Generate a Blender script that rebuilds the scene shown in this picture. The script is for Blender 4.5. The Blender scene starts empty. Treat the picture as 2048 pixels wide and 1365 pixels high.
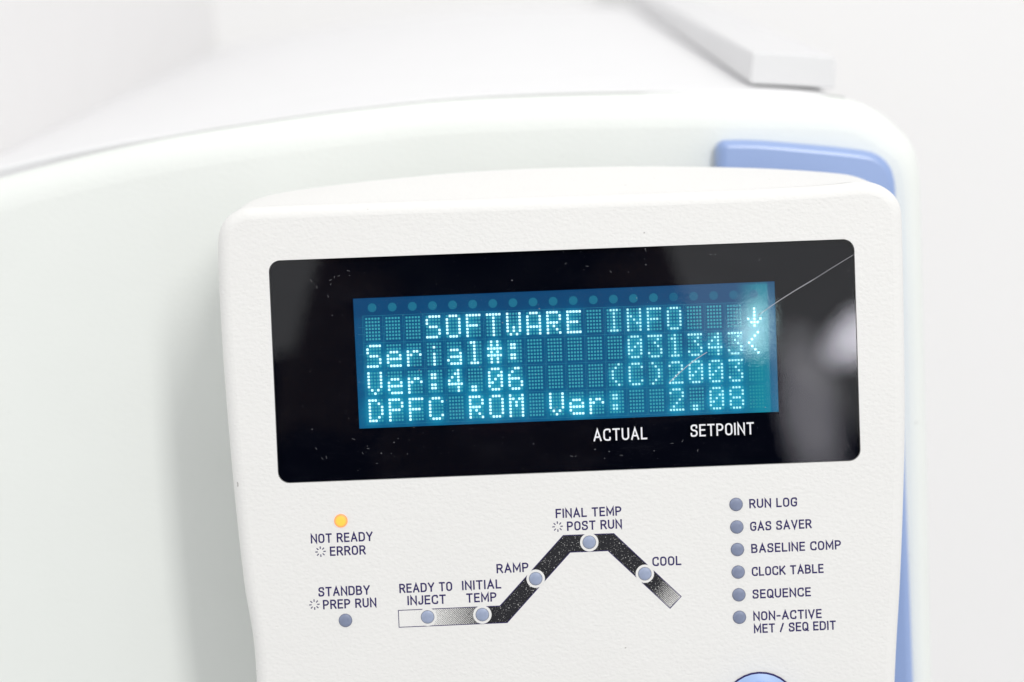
import bpy, bmesh, math, random
from mathutils import Vector, Matrix
random.seed(7)
scn = bpy.context.scene
COL = scn.collection

# ------------------------------------------------------------------ camera, world, lamps, exposure
FPX, IW, IH = 4200.0, 2048.0, 1365.0            # focal length in photo pixels
DIST = 0.42
PITCH = math.radians(11.5)
ROLL = 0.0375
CAM = Vector((0.0, -DIST*math.cos(PITCH), 0.42 + DIST*math.sin(PITCH)))
fw = Vector((0, math.cos(PITCH), -math.sin(PITCH)))
r0 = Vector((1, 0, 0)); u0 = Vector((0, math.sin(PITCH), math.cos(PITCH)))
CR = r0*math.cos(ROLL) - u0*math.sin(ROLL)
CU = r0*math.sin(ROLL) + u0*math.cos(ROLL)
cd = bpy.data.cameras.new('camera_data'); cam = bpy.data.objects.new('render_camera', cd)
cam.matrix_world = Matrix(((CR.x, CU.x, -fw.x, CAM.x), (CR.y, CU.y, -fw.y, CAM.y), (CR.z, CU.z, -fw.z, CAM.z), (0, 0, 0, 1)))
cd.sensor_width = 36; cd.lens = 36*FPX/IW
cd.clip_start = 0.005; cd.clip_end = 50
cd.dof.use_dof = True; cd.dof.focus_distance = DIST; cd.dof.aperture_fstop = 9.5
COL.objects.link(cam); scn.camera = cam

world = bpy.data.worlds.new('World'); scn.world = world; world.use_nodes = True
bg = world.node_tree.nodes['Background']
bg.inputs[0].default_value = (0.985, 0.99, 0.99, 1); bg.inputs[1].default_value = 0.80
scn.view_settings.view_transform = 'Standard'; scn.view_settings.look = 'None'
scn.view_settings.exposure = 0.17; scn.view_settings.gamma = 1.0
scn.render.engine = 'CYCLES'
try:
    scn.cycles.use_denoising = True
    scn.cycles.max_bounces = 10; scn.cycles.transparent_max_bounces = 12
except Exception: pass

def lamp(name, loc, target, sx, sy, watts, col=(1, 1, 1), shape='RECTANGLE'):
    l = bpy.data.lights.new(name, 'AREA'); l.shape = shape; l.size = sx; l.size_y = sy
    l.energy = watts; l.color = col
    o = bpy.data.objects.new(name, l); o.location = loc
    o.rotation_euler = (Vector(target)-Vector(loc)).to_track_quat('-Z', 'Y').to_euler()
    COL.objects.link(o); return o

# ------------------------------------------------------------------ the plane of the keypad face
nc = Vector((0.018, -0.0557, 1.0)).normalized()
def c2w(v): return CR*v[0] + CU*v[1] - fw*v[2]
NN = c2w(nc)
ORG = CAM + fw*DIST
def ray(px, py): return (fw + CR*((px-IW/2)/FPX) + CU*((IH/2-py)/FPX))
def hit(px, py, n=0.0):
    d = ray(px, py); t = ((ORG - CAM).dot(NN) + n)/d.dot(NN)
    return CAM + d*t
UU = (hit(1709, 478)-hit(536, 522)).normalized(); VV = NN.cross(UU)
FACE = Matrix(((UU.x, VV.x, NN.x, ORG.x), (UU.y, VV.y, NN.y, ORG.y), (UU.z, VV.z, NN.z, ORG.z), (0, 0, 0, 1)))
def P(px, py, n=0.0):
    q = hit(px, py, n) - ORG
    return Vector((q.dot(UU), q.dot(VV), n))
def at_y(px, py, y):
    d = ray(px, py); return CAM + d*((y-CAM.y)/d.y)
def at_z(px, py, z):
    d = ray(px, py); return CAM + d*((z-CAM.z)/d.z)
U1 = 0.0001                                      # about one photo pixel on the face

key_dir = (NN + UU*0.33 + VV*0.55).normalized()
lamp('key_lamp', ORG + key_dir*1.6, ORG, 0.14, 0.75, 8.9, (1.0, 0.985, 0.96))
lamp('ceiling_lamp', (0.3, 0.1, 1.95), (0.1, 0.45, 0.3), 1.8, 1.4, 3.6, (1.0, 0.99, 0.985))
# small unseen lamps added near the keypad to make soft reflections in the window
def mirror_pt(px, py, dist):
    h = hit(px, py); d = (h-CAM).normalized(); r = d - NN*(2*d.dot(NN)); return h + r*dist, h
def mirror_lamp(name, px, py, dist, wpx, hpx, rad, col, shape='ELLIPSE', tilt=0):
    p, h = mirror_pt(px, py, dist); s = (dist+DIST)/FPX
    sx, sy = wpx*s, hpx*s
    area = sx*sy*(math.pi/4 if shape == 'ELLIPSE' else 1)
    o = lamp(name, p, h, sx, sy, rad*math.pi*area, col, shape)
    if tilt: o.rotation_euler.rotate_axis('Z', tilt)
    return o
for k_ in (1.25, 0.95, 0.62):                   # nested lamps give each reflection a soft edge
    mirror_lamp('added_highlight_lamp', 1734, 664, 0.8+.03*k_, 165*k_, 90*k_, 4.8, (0.92, 0.90, 1.0), tilt=0.55)
    mirror_lamp('added_grey_blob_lamp', 1622, 822, 0.49+.03*k_, 110*k_, 290*k_, 1.0, (0.93, 0.91, 1.0), tilt=0.12)  # added light standing in for a pale sleeve mirrored in the pane
    mirror_lamp('added_glow_lamp', 1507, 664, 0.9+.03*k_, 62*k_, 120*k_, 3.6, (0.66, 0.97, 1.0), tilt=-0.25)

# ------------------------------------------------------------------ helpers
def link_mesh(name, me, mat=None, parent=None, smooth=None):
    o = bpy.data.objects.new(name, me); COL.objects.link(o)
    if mat is not None:
        for m in (mat if isinstance(mat, (list, tuple)) else [mat]): me.materials.append(m)
    if parent is not None: o.parent = parent
    return o
def from_bm(name, bm, mat=None, parent=None):
    me = bpy.data.meshes.new(name); bm.to_mesh(me); bm.free()
    return link_mesh(name, me, mat, parent)
def from_py(name, vs, fs, mat=None, parent=None, smooth=False):
    me = bpy.data.meshes.new(name); me.from_pydata([tuple(v) for v in vs], [], fs)
    if smooth:
        for p in me.polygons: p.use_smooth = True
    me.update()
    return link_mesh(name, me, mat, parent)
def empty(name, label, cat, mat=None, group=None):
    o = bpy.data.objects.new(name, None); o.empty_display_size = 0.02; COL.objects.link(o)
    if mat is not None: o.matrix_world = mat
    o['label'] = label; o['category'] = cat
    if group: o['group'] = group
    return o

def fillet(pts, r, closed=False, seg=5):
    """round the corners of a polyline of 2-D points; r is a number or one radius per point"""
    n = len(pts); out = []
    for i, p in enumerate(pts):
        rr = r[i] if isinstance(r, (list, tuple)) else r
        if (not closed and i in (0, n-1)) or rr <= 0: out.append(Vector(p)); continue
        p = Vector(p); a = Vector(pts[i-1]); b = Vector(pts[(i+1) % n])
        da, db = a-p, b-p; la, lb = da.length, db.length
        if la < 1e-9 or lb < 1e-9: out.append(p); continue
        da /= la; db /= lb
        ang = math.acos(max(-1, min(1, da.dot(db))))
        if ang > math.pi-0.02: out.append(p); continue
        t = min(rr/math.tan(ang/2), la*0.5, lb*0.5); rad = t*math.tan(ang/2)
        cdir = (da+db).normalized(); c = p + cdir*(rad/math.sin(ang/2))
        s = p+da*t - c; e = p+db*t - c
        a0 = math.atan2(s.y, s.x); a1 = math.atan2(e.y, e.x); d = a1-a0
        while d > math.pi: d -= 2*math.pi
        while d < -math.pi: d += 2*math.pi
        for k in range(seg+1):
            q = a0 + d*k/seg; out.append(c + Vector((math.cos(q), math.sin(q)))*rad)
    return out
def dedupe(pts, eps=1e-7):
    o = []
    for p in pts:
        if not o or (p-o[-1]).length > eps: o.append(p)
    if len(o) > 1 and (o[0]-o[-1]).length < eps: o.pop()
    return o
def resample(pts, n, closed=True):
    q = pts + ([pts[0]] if closed else [])
    L = [0]
    for a, b in zip(q, q[1:]): L.append(L[-1]+(b-a).length)
    out = []; j = 0
    for i in range(n):
        s = L[-1]*i/(n if closed else n-1)
        while j < len(L)-2 and L[j+1] < s: j += 1
        t = (s-L[j])/max(1e-12, L[j+1]-L[j]); out.append(q[j].lerp(q[j+1], min(1, t)))
    return out
def catmull(pts, sub=8, closed=False):
    n = len(pts); out = []
    rng = range(n) if closed else range(n-1)
    for i in rng:
        p0 = pts[i-1] if (closed or i > 0) else pts[i]
        p1 = pts[i]; p2 = pts[(i+1) % n]
        p3 = pts[(i+2) % n] if (closed or i+2 < n) else p2
        for k in range(sub):
            t = k/sub
            out.append(0.5*((2*p1)+(p2-p0)*t+(2*p0-5*p1+4*p2-p3)*t*t+(-p0+3*p1-3*p2+p3)*t**3))
    if not closed: out.append(pts[-1].copy())
    return out
def inset(loop, d):
    """move a closed counter-clockwise loop inwards by d"""
    n = len(loop); out = []
    for i in range(n):
        t = (loop[(i+1) % n]-loop[i-1]).normalized()
        out.append(loop[i] + Vector((-t.y, t.x))*d)
    return out
def area2(l): return sum(l[i-1].x*l[i].y - l[i].x*l[i-1].y for i in range(len(l)))
def ccw(l): return l if area2(l) > 0 else list(reversed(l))

def shell(name, rings, mat, parent, cap_front=True, holes=(), cap_back=True, hole_depth=0.0):
    """rings: list of (loop2d, n); first ring is the front; the front cap may carry holes"""
    bm = bmesh.new(); R = []
    for loop, n in rings:
        R.append([bm.verts.new((p.x, p.y, n if not callable(n) else n(p))) for p in loop])
    m = len(R[0])
    for a, b in zip(R, R[1:]):
        for i in range(m):
            f = bm.faces.new((a[i], b[i], b[(i+1) % m], a[(i+1) % m])); f.smooth = True
    if cap_front:
        n0 = rings[0][1]
        base = [bm.verts.new(v.co) for v in R[0]]
        edges = [bm.edges.new((base[i], base[(i+1) % m])) for i in range(m)]
        for h in holes:
            hv = [bm.verts.new((p.x, p.y, n0)) for p in h]
            hb = [bm.verts.new((p.x, p.y, n0-hole_depth)) for p in h]
            k = len(hv)
            edges += [bm.edges.new((hv[i], hv[(i+1) % k])) for i in range(k)]
            if hole_depth:
                hv2 = [bm.verts.new(v.co) for v in hv]
                for i in range(k):
                    f = bm.faces.new((hv2[i], hv2[(i+1) % k], hb[(i+1) % k], hb[i])); f.smooth = True
        res = bmesh.ops.triangle_fill(bm, use_beauty=True, edges=edges, normal=(0, 0, 1))
        for g in res['geom']:
            if isinstance(g, bmesh.types.BMFace):
                g.smooth = False
                g.normal_update()
                if g.normal.z < 0: g.normal_flip()
    if cap_back:
        bm.faces.new(list(reversed([bm.verts.new(v.co) for v in R[-1]])))
    for f in bm.faces: f.normal_update()
    return from_bm(name, bm, mat, parent)

def extrude_poly(bm, poly, n_front, n_back, mi=0):
    poly = ccw(poly)
    a = [bm.verts.new((p.x, p.y, n_front)) for p in poly]
    b = [bm.verts.new((p.x, p.y, n_back)) for p in poly]
    f = bm.faces.new(a); f.material_index = mi
    k = len(a)
    for i in range(k):
        f = bm.faces.new((b[i], b[(i+1) % k], a[(i+1) % k], a[i])); f.material_index = mi

def ribbon(bm, pts, w, n, closed=False, mi=0, thick=0.0):
    k = len(pts); L = []; Rr = []
    for i in range(k):
        if closed: a = pts[i-1]; b = pts[(i+1) % k]
        else: a = pts[max(0, i-1)]; b = pts[min(k-1, i+1)]
        p = pts[i]
        d1 = (p-a).normalized() if (p-a).length > 1e-12 else (b-p).normalized()
        d2 = (b-p).normalized() if (b-p).length > 1e-12 else d1
        n1 = Vector((-d1.y, d1.x)); n2 = Vector((-d2.y, d2.x)); m = (n1+n2)
        if m.length < 0.3: m = n1
        else: m.normalize()
        s = w/2/max(0.35, m.dot(n1))
        L.append(bm.verts.new((*(p+m*s), n))); Rr.append(bm.verts.new((*(p-m*s), n)))
    for i in range(k if closed else k-1):
        j = (i+1) % k
        f = bm.faces.new((Rr[i], Rr[j], L[j], L[i])); f.material_index = mi

# ------------------------------------------------------------------ materials
def new_mat(name):
    m = bpy.data.materials.new(name); m.use_nodes = True
    nt = m.node_tree; return m, nt, nt.nodes['Principled BSDF']
def plain(name, col, rough=0.5, spec=0.5, emis=None, es=0.0):
    m, nt, b = new_mat(name)
    b.inputs['Base Color'].default_value = (*col, 1); b.inputs['Roughness'].default_value = rough
    b.inputs['Specular IOR Level'].default_value = spec
    if emis: b.inputs['Emission Color'].default_value = (*emis, 1); b.inputs['Emission Strength'].default_value = es
    return m
def plastic(name, col, scale=900, strength=0.25, dist=0.00012, rough=0.45, stretch=(1, 1, 1), rot=0.0, mott=0.02):
    m, nt, b = new_mat(name); N = nt.nodes; Lk = nt.links
    tc = N.new('ShaderNodeTexCoord'); mp = N.new('ShaderNodeMapping')
    mp.inputs['Scale'].default_value = stretch; mp.inputs['Rotation'].default_value = (0, 0, rot)
    Lk.new(tc.outputs['Object'], mp.inputs['Vector'])
    n1 = N.new('ShaderNodeTexNoise'); n1.inputs['Scale'].default_value = scale; n1.inputs['Detail'].default_value = 3
    n1.inputs['Roughness'].default_value = 0.55; n1.inputs['Distortion'].default_value = 0.6
    Lk.new(mp.outputs['Vector'], n1.inputs['Vector'])
    v = N.new('ShaderNodeTexVoronoi'); v.inputs['Scale'].default_value = scale*0.8; v.feature = 'SMOOTH_F1'
    Lk.new(mp.outputs['Vector'], v.inputs['Vector'])
    ad = N.new('ShaderNodeMath'); ad.operation = 'ADD'
    Lk.new(n1.outputs['Fac'], ad.inputs[0]); Lk.new(v.outputs['Distance'], ad.inputs[1])
    bp = N.new('ShaderNodeBump'); bp.inputs['Strength'].default_value = strength; bp.inputs['Distance'].default_value = dist
    Lk.new(ad.outputs[0], bp.inputs['Height']); Lk.new(bp.outputs['Normal'], b.inputs['Normal'])
    n2 = N.new('ShaderNodeTexNoise'); n2.inputs['Scale'].default_value = 45; n2.inputs['Detail'].default_value = 4
    Lk.new(tc.outputs['Object'], n2.inputs['Vector'])
    mx = N.new('ShaderNodeMix'); mx.data_type = 'RGBA'
    mx.inputs['A'].default_value = (*[c*(1-mott) for c in col], 1); mx.inputs['B'].default_value = (*[min(1, c*(1+mott)) for c in col], 1)
    Lk.new(n2.outputs['Fac'], mx.inputs['Factor'])
    # rare tiny dirt flecks
    n3 = N.new('ShaderNodeTexNoise'); n3.inputs['Scale'].default_value = 900; n3.inputs['Detail'].default_value = 0
    Lk.new(tc.outputs['Object'], n3.inputs['Vector'])
    rp = N.new('ShaderNodeValToRGB'); rp.color_ramp.elements[0].position = 0.89; rp.color_ramp.elements[1].position = 0.92
    rp.color_ramp.elements[0].color = (0, 0, 0, 1); rp.color_ramp.elements[1].color = (0.6, 0.6, 0.6, 1)
    Lk.new(n3.outputs['Fac'], rp.inputs['Fac'])
    mx2 = N.new('ShaderNodeMix'); mx2.data_type = 'RGBA'; mx2.inputs['B'].default_value = (0.28, 0.27, 0.25, 1)
    Lk.new(rp.outputs['Color'], mx2.inputs['Factor']); Lk.new(mx.outputs['Result'], mx2.inputs['A'])
    Lk.new(mx2.outputs['Result'], b.inputs['Base Color'])
    b.inputs['Roughness'].default_value = rough; b.inputs['Specular IOR Level'].default_value = 0.35
    return m

M_KEY = plastic('keypad_plastic', (0.80, 0.795, 0.78), 1500, 0.42, 0.00014, 0.5, (1.0, 1.45, 1.0), 0.45)
M_BODY = plastic('body_plastic', (0.805, 0.83, 0.803), 900, 0.36, 0.00012, 0.5, (1.0, 1.8, 1.0), 0.2)
M_TOP = plastic('cover_paint', (0.81, 0.81, 0.82), 700, 0.1, 0.0001, 0.5)
M_BAR = plastic('rail_paint', (0.74, 0.74, 0.75), 700, 0.1, 0.0001, 0.5)
M_BOXM = plastic('box_paint', (0.84, 0.83, 0.83), 500, 0.1, 0.0001, 0.6)
M_BLUE = plastic('blue_plastic', (0.265, 0.375, 0.66), 1500, 0.10, 0.00008, 0.30, mott=0.03)
M_BLUE.node_tree.nodes['Principled BSDF'].inputs['Specular IOR Level'].default_value = 0.9
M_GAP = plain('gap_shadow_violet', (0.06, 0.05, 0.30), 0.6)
M_NAVY = plain('navy_ink', (0.021, 0.012, 0.105), 0.55, 0.3)
M_WINK = plain('white_ink', (0.80, 0.80, 0.84), 0.5, 0.3)
M_MASK = plain('black_mask', (0.003, 0.004, 0.010), 0.7, 0.0)
M_WALL = plain('wall_paint', (0.94, 0.93, 0.93), 0.8, 0.1)
M_BENCH = plain('bench_laminate', (0.78, 0.78, 0.79), 0.5, 0.3)

# pane: clear acrylic that mirrors a little
def pane_mat():
    m, nt, b = new_mat('clear_acrylic'); N = nt.nodes; Lk = nt.links; N.remove(b)
    out = N['Material Output']
    tr = N.new('ShaderNodeBsdfTransparent'); tr.inputs[0].default_value = (0.95, 0.97, 0.98, 1)
    gl = N.new('ShaderNodeBsdfGlossy'); gl.inputs['Roughness'].default_value = 0.0
    fr = N.new('ShaderNodeFresnel'); fr.inputs['IOR'].default_value = 1.58
    mx = N.new('ShaderNodeMixShader')
    Lk.new(fr.outputs[0], mx.inputs[0]); Lk.new(tr.outputs[0], mx.inputs[1]); Lk.new(gl.outputs[0], mx.inputs[2])
    # faint smudges: a little diffuse film where fingers wiped it
    tc = N.new('ShaderNodeTexCoord'); mp = N.new('ShaderNodeMapping'); mp.inputs['Scale'].default_value = (1, 2.2, 1); mp.inputs['Rotation'].default_value = (0, 0, 0.5)
    ns = N.new('ShaderNodeTexNoise'); ns.inputs['Scale'].default_value = 60; ns.inputs['Detail'].default_value = 8; ns.inputs['Roughness'].default_value = 0.7
    Lk.new(tc.outputs['Object'], mp.inputs[0]); Lk.new(mp.outputs[0], ns.inputs['Vector'])
    rp = N.new('ShaderNodeValToRGB'); rp.color_ramp.elements[0].position = 0.5; rp.color_ramp.elements[0].color = (0, 0, 0, 1)
    rp.color_ramp.elements[1].position = 0.8; rp.color_ramp.elements[1].color = (0.007, 0.007, 0.008, 1)
    Lk.new(ns.outputs['Fac'], rp.inputs['Fac'])
    df = N.new('ShaderNodeBsdfDiffuse'); df.inputs[0].default_value = (0.7, 0.7, 0.85, 1)
    m2 = N.new('ShaderNodeMixShader'); Lk.new(rp.outputs['Color'], m2.inputs[0]); Lk.new(mx.outputs[0], m2.inputs[1]); Lk.new(df.outputs[0], m2.inputs[2])
    Lk.new(m2.outputs[0], out.inputs['Surface'])
    return m
M_PANE = pane_mat()

# ------------------------------------------------------------------ setting
def box_world(name, x0, x1, y0, y1, z0, z1, mat, bevel=0.0):
    bm = bmesh.new(); bmesh.ops.create_cube(bm, size=1)
    for v in bm.verts:
        v.co = Vector((x0+(v.co.x+.5)*(x1-x0), y0+(v.co.y+.5)*(y1-y0), z0+(v.co.z+.5)*(z1-z0)))
    if bevel: bmesh.ops.bevel(bm, geom=bm.edges[:], offset=bevel, segments=3, affect='EDGES', profile=0.5)
    return from_bm(name, bm, mat)
w = box_world('wall', -3, 3, 0.80, 0.9, -0.92, 2.2, M_WALL); w['kind'] = 'structure'
w = box_world('workbench_top', -1.8, 0.075, -0.05, 0.79, -0.04, 0.0, M_BENCH, 0.004); w['kind'] = 'structure'
w = box_world('floor', -3, 3, -2.5, 0.79, -0.97, -0.92, M_BENCH); w['kind'] = 'structure'

# ------------------------------------------------------------------ the analyser body
body = empty('laboratory_analyser', 'large white laboratory analyser body with arched front panel behind the keypad', 'analyser', FACE)
NB = -0.058
body_px = [(-900, 900), (-880, 620), (-640, 520), (-300, 432), (-120, 388), (0, 356), (83, 334), (167, 313), (278, 288), (390, 267), (560, 241), (700, 222),
           (900, 201), (1100, 192), (1300, 188), (1500, 189), (1640, 193), (1705, 201), (1755, 224), (1800, 262), (1823, 292), (1834, 330), (1838, 380), (1846, 700), (1851, 944), (1861, 1365), (1880, 1900)]
bo = [P(x, y, NB-0.008) for x, y in body_px]
bo = [Vector((p.x, p.y)) for p in bo]
bo = catmull(bo, 7)
ub, ua = bo[-1], bo[0]
ztop = FACE.inverted()
vbot = -0.36
bo += [Vector((ub.x, vbot)), Vector((ua.x, vbot))]
bo = ccw(resample(dedupe(bo), 420))
rings = []
def ins_var(loop, d):
    # wider rounding along the arched top than along the right side
    n = len(loop); out = []
    for i in range(n):
        t = (loop[(i+1) % n]-loop[i-1]).normalized(); nn = Vector((-t.y, t.x))
        k = 0.62 + 0.38*abs(nn.y) if nn.y < 0.2 else 0.62
        out.append(loop[i] + nn*d*k)
    return out
for k in range(9):
    a = math.pi/2*k/8
    rings.append((ins_var(bo, 0.0082*(1-math.sin(a))), NB - 0.008*(1-math.cos(a))))
rings.append((bo, NB-0.014))
front = shell('front_panel', rings, M_BODY, body)

# top cover: the arched slab behind the front panel, running back horizontally
edge_px = [(-500, 470), (-250, 400), (0, 335), (111, 309), (223, 287), (278, 277), (390, 261), (560, 236), (700, 216), (900, 194.5), (1100, 185), (1300, 181), (1500, 182), (1620, 187), (1668, 195), (1700, 212), (1722, 236)]
yfront = hit(1000, 190, NB-0.0145).y
cw = [at_y(x, y, yfront) for x, y in edge_px]
cw = catmull([Vector((p.x, p.z)) for p in cw], 5)
vs, fs = [], []
ys = [yfront+0.0012, yfront+0.0004, yfront, yfront]
K = len(cw)
prof = [(0.0, -0.0035), (0.0, -0.0006), (0.0003, -0.00015), (0.0009, 0.0), (0.15, 0), (0.46, 0)]
for dy, dz in prof:
    for p in cw: vs.append((p.x, yfront+dy, p.y+dz))
for r in range(len(prof)-1):
    for i in range(K-1):
        a = r*K+i; fs.append((a, a+1, a+K+1, a+K))
base = len(vs)
for dy in (0.46, 0.002):
    for p in cw: vs.append((p.x, yfront+dy, p.y-0.0035))
fs += [(base-K+i, base-K+i+1, base+i+1, base+i) for i in range(K-1)]
fs += [(base+i, base+i+1, base+K+i+1, base+K+i) for i in range(K-1)]
INV = FACE.inverted()
tc_ = from_py('top_cover', [INV @ Vector(v) for v in vs], fs, M_TOP, body, smooth=False)
# grey strip painting a thin line of shade along the front panel's rear edge
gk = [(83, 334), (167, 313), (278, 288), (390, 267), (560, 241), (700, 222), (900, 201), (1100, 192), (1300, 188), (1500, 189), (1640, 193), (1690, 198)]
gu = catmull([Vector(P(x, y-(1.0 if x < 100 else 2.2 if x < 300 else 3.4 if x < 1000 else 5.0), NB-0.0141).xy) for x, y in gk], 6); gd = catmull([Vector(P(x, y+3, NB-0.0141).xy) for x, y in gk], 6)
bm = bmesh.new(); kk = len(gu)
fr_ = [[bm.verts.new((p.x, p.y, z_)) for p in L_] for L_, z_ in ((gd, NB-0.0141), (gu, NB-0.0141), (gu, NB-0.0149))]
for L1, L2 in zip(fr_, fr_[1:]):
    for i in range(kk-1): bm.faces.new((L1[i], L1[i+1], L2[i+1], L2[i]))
from_bm('seam_shade_strip', bm, plain('seam_shade_grey', (0.55, 0.56, 0.55), 0.8, 0.2), body)
# dark violet strip painted in for the shade of the gap under the slab
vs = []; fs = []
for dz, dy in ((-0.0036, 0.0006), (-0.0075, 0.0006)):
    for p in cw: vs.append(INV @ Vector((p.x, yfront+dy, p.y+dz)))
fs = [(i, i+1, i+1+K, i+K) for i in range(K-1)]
from_py('gap_shade_strip', vs, fs, M_GAP, body)
# cabinet behind the front panel down to the bench
xr = (FACE @ Vector((ub.x, 0, NB))).x; xl = (FACE @ Vector((ua.x, 0, NB))).x
bm = bmesh.new(); bmesh.ops.create_cube(bm, size=1)
zc = min(p.y for p in cw)
for v in bm.verts:
    q = Vector((xl+0.02+(v.co.x+.5)*(xr-xl-0.05), yfront+0.03+(v.co.y+.5)*0.42, 0.0+(v.co.z+.5)*0.40)); v.co = INV @ q
from_bm('cabinet', bm, M_BODY, body)

# blue docking plate on the front panel
NL = -0.0515
blue_px = [(1433.5, 1800), (1433.5, 700), (1433.5, 420), (1433.5, 305), (1435, 290), (1440, 283.5), (1450, 280), (1500, 280), (1550, 283), (1662, 293), (1725, 300.5), (1750, 307), (1770, 321), (1783, 340), (1788, 362), (1791, 395), (1799, 640), (1811, 960), (1826, 1365), (1843, 1800)]
bl = [P(x, y, NL-0.0025) for x, y in blue_px]; bl = catmull([Vector((p.x, p.y)) for p in bl], 6)
bl = ccw(resample(dedupe(bl), 320))
rings = []
for k in range(8):
    a = math.pi/2*k/7
    rings.append((inset(bl, 0.0020*(1-math.sin(a))), NL-0.0026*(1-math.cos(a))))
rings.append((bl, NB-0.0005))
shell('docking_plate', rings, M_BLUE, body, cap_back=False)

# rail lying on the top cover at the right
rail = empty('white_rail', 'long white square-ended rail lying along the right of the top cover', 'rail')
def surf_z(x):
    for a, b in zip(cw, cw[1:]):
        if a.x <= x <= b.x: return a.y + (b.y-a.y)*(x-a.x)/(b.x-a.x)
    return cw[-1].y if x > cw[-1].x else cw[0].y
yr = yfront + 0.012
A = at_y(1500, 169, yr); B = at_y(1671, 178, yr-0.005); C_ = at_y(1505, 105, yr); D_ = at_y(1672, 114, yr-0.005)
bm = bmesh.new()
L = 0.9
pts = [A, B, D_, C_]
f1 = [bm.verts.new(p) for p in pts]; f2 = [bm.verts.new(Vector((p.x, yr+L, p.z))) for p in pts]
bm.faces.new(f1)
bm.faces.new(list(reversed(f2)))
for i in range(4): bm.faces.new((f1[i], f2[i], f2[(i+1) % 4], f1[(i+1) % 4]))
bmesh.ops.recalc_face_normals(bm, faces=bm.faces[:])
bmesh.ops.bevel(bm, geom=bm.edges[:], offset=0.0006, segments=3, affect='EDGES', profile=0.5)
from_bm('rail_bar', bm, M_BAR, rail)
# two low feet carry the rail
for yy in (yr+0.004, yr+0.40):
    bm = bmesh.new(); xa, xb = A.x+0.0015, B.x-0.0015
    bmesh.ops.create_cube(bm, size=1, matrix=Matrix.Translation(((xa+xb)/2, yy+0.02, A.z-0.0012)) @ Matrix.Diagonal((xb-xa, 0.03, 0.0028, 1)))
    from_bm('rail_foot', bm, M_BAR, rail)

# tall white unit at the left on top of the cover
unit = empty('instrument_tower', 'big blurred white box standing on the left of the top cover', 'instrument box')
yA = yfront+0.06
def base_pt(px, py):      # meet the vertical plane x = X0
    return None
pA = at_y(0, 251, yA); X0 = pA.x
d = ray(430, 70); t = (X0-CAM.x)/d.x; pB = CAM + d*t
zb = pA.z
bm = bmesh.new(); bmesh.ops.create_cube(bm, size=1)
for v in bm.verts:
    v.co = Vector((X0-0.25+(v.co.x+.5)*0.25, yfront+0.02+(v.co.y+.5)*(pB.y-yfront-0.02), zb-0.01+(v.co.z+.5)*0.21))
bmesh.ops.bevel(bm, geom=bm.edges[:], offset=0.003, segments=3, affect='EDGES', profile=0.5)
from_bm('cabinet', bm, M_BOXM, unit)

# ------------------------------------------------------------------ the keypad
kp = empty('control_keypad', 'white control keypad with black display window, status lights and blue button', 'keypad', FACE)
NO = -0.0034
out_px = [(520, 1900), (514, 1365), (488, 1159), (468, 973), (450, 760), (441, 620), (437.5, 541), (436.5, 492), (439, 466), (448, 444), (464, 428), (486, 417), (520, 413),
          (766, 404), (1100, 393), (1450, 381), (1640, 371), (1712, 364), (1745, 366), (1772, 378), (1790, 395), (1800, 417), (1803, 460), (1806, 600), (1808.5, 800), (1806.5, 960), (1799, 1162), (1788, 1365), (1768, 1900)]
ko = [P(x, y, NO) for x, y in out_px]; ko = catmull([Vector((p.x, p.y)) for p in ko], 6)
ko = ccw(resample(dedupe(ko), 520))
win_px = [(536.5, 522), (1708.5, 478), (1722, 922), (556.5, 968)]
win = [Vector(P(x, y).xy) for x, y in win_px]
winl = ccw(fillet(win, 0.0023, True, 8))
rings = []
for k in range(9):
    a = math.pi/2*k/8
    rings.append((inset(ko, 0.0026*(1-math.sin(a))), -0.0034*(1-math.cos(a))))
rings.append((ko, -0.0050)); rings.append((inset(ko, 0.0012), -0.0050))
shell('front_housing', rings, M_KEY, kp, holes=[winl], hole_depth=0.0022, cap_back=False)

# rear housing whose arched top rises behind the seam
NR = -0.034
rear_top = [(1800, 440), (1790, 415), (1768, 388), (1740, 366), (1712, 354), (1676, 347.5), (1578, 340), (1467, 335.5), (1300, 333), (1200, 334), (1050, 338), (900, 347), (752, 361), (664, 371), (576, 383), (523, 395), (488, 411), (468, 440), (462, 480)]
rt = [Vector(P(x, y, NR).xy) for x, y in rear_top]
rt = catmull(rt, 6)
tail = []
botL = Vector((-0.050, -0.125)); botR = Vector((0.072, -0.125))
full = ccw(resample(dedupe(rt + [Vector((rt[-1].x+0.002, -0.03)), botL, botR, Vector((rt[0].x-0.003, -0.03))]), 520))
r_in = inset(ko, -0.00003)
def align(loop, ref):
    n = len(loop); j = min(range(n), key=lambda i: (loop[i]-ref[0]).length); return loop[j:]+loop[:j]
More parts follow.
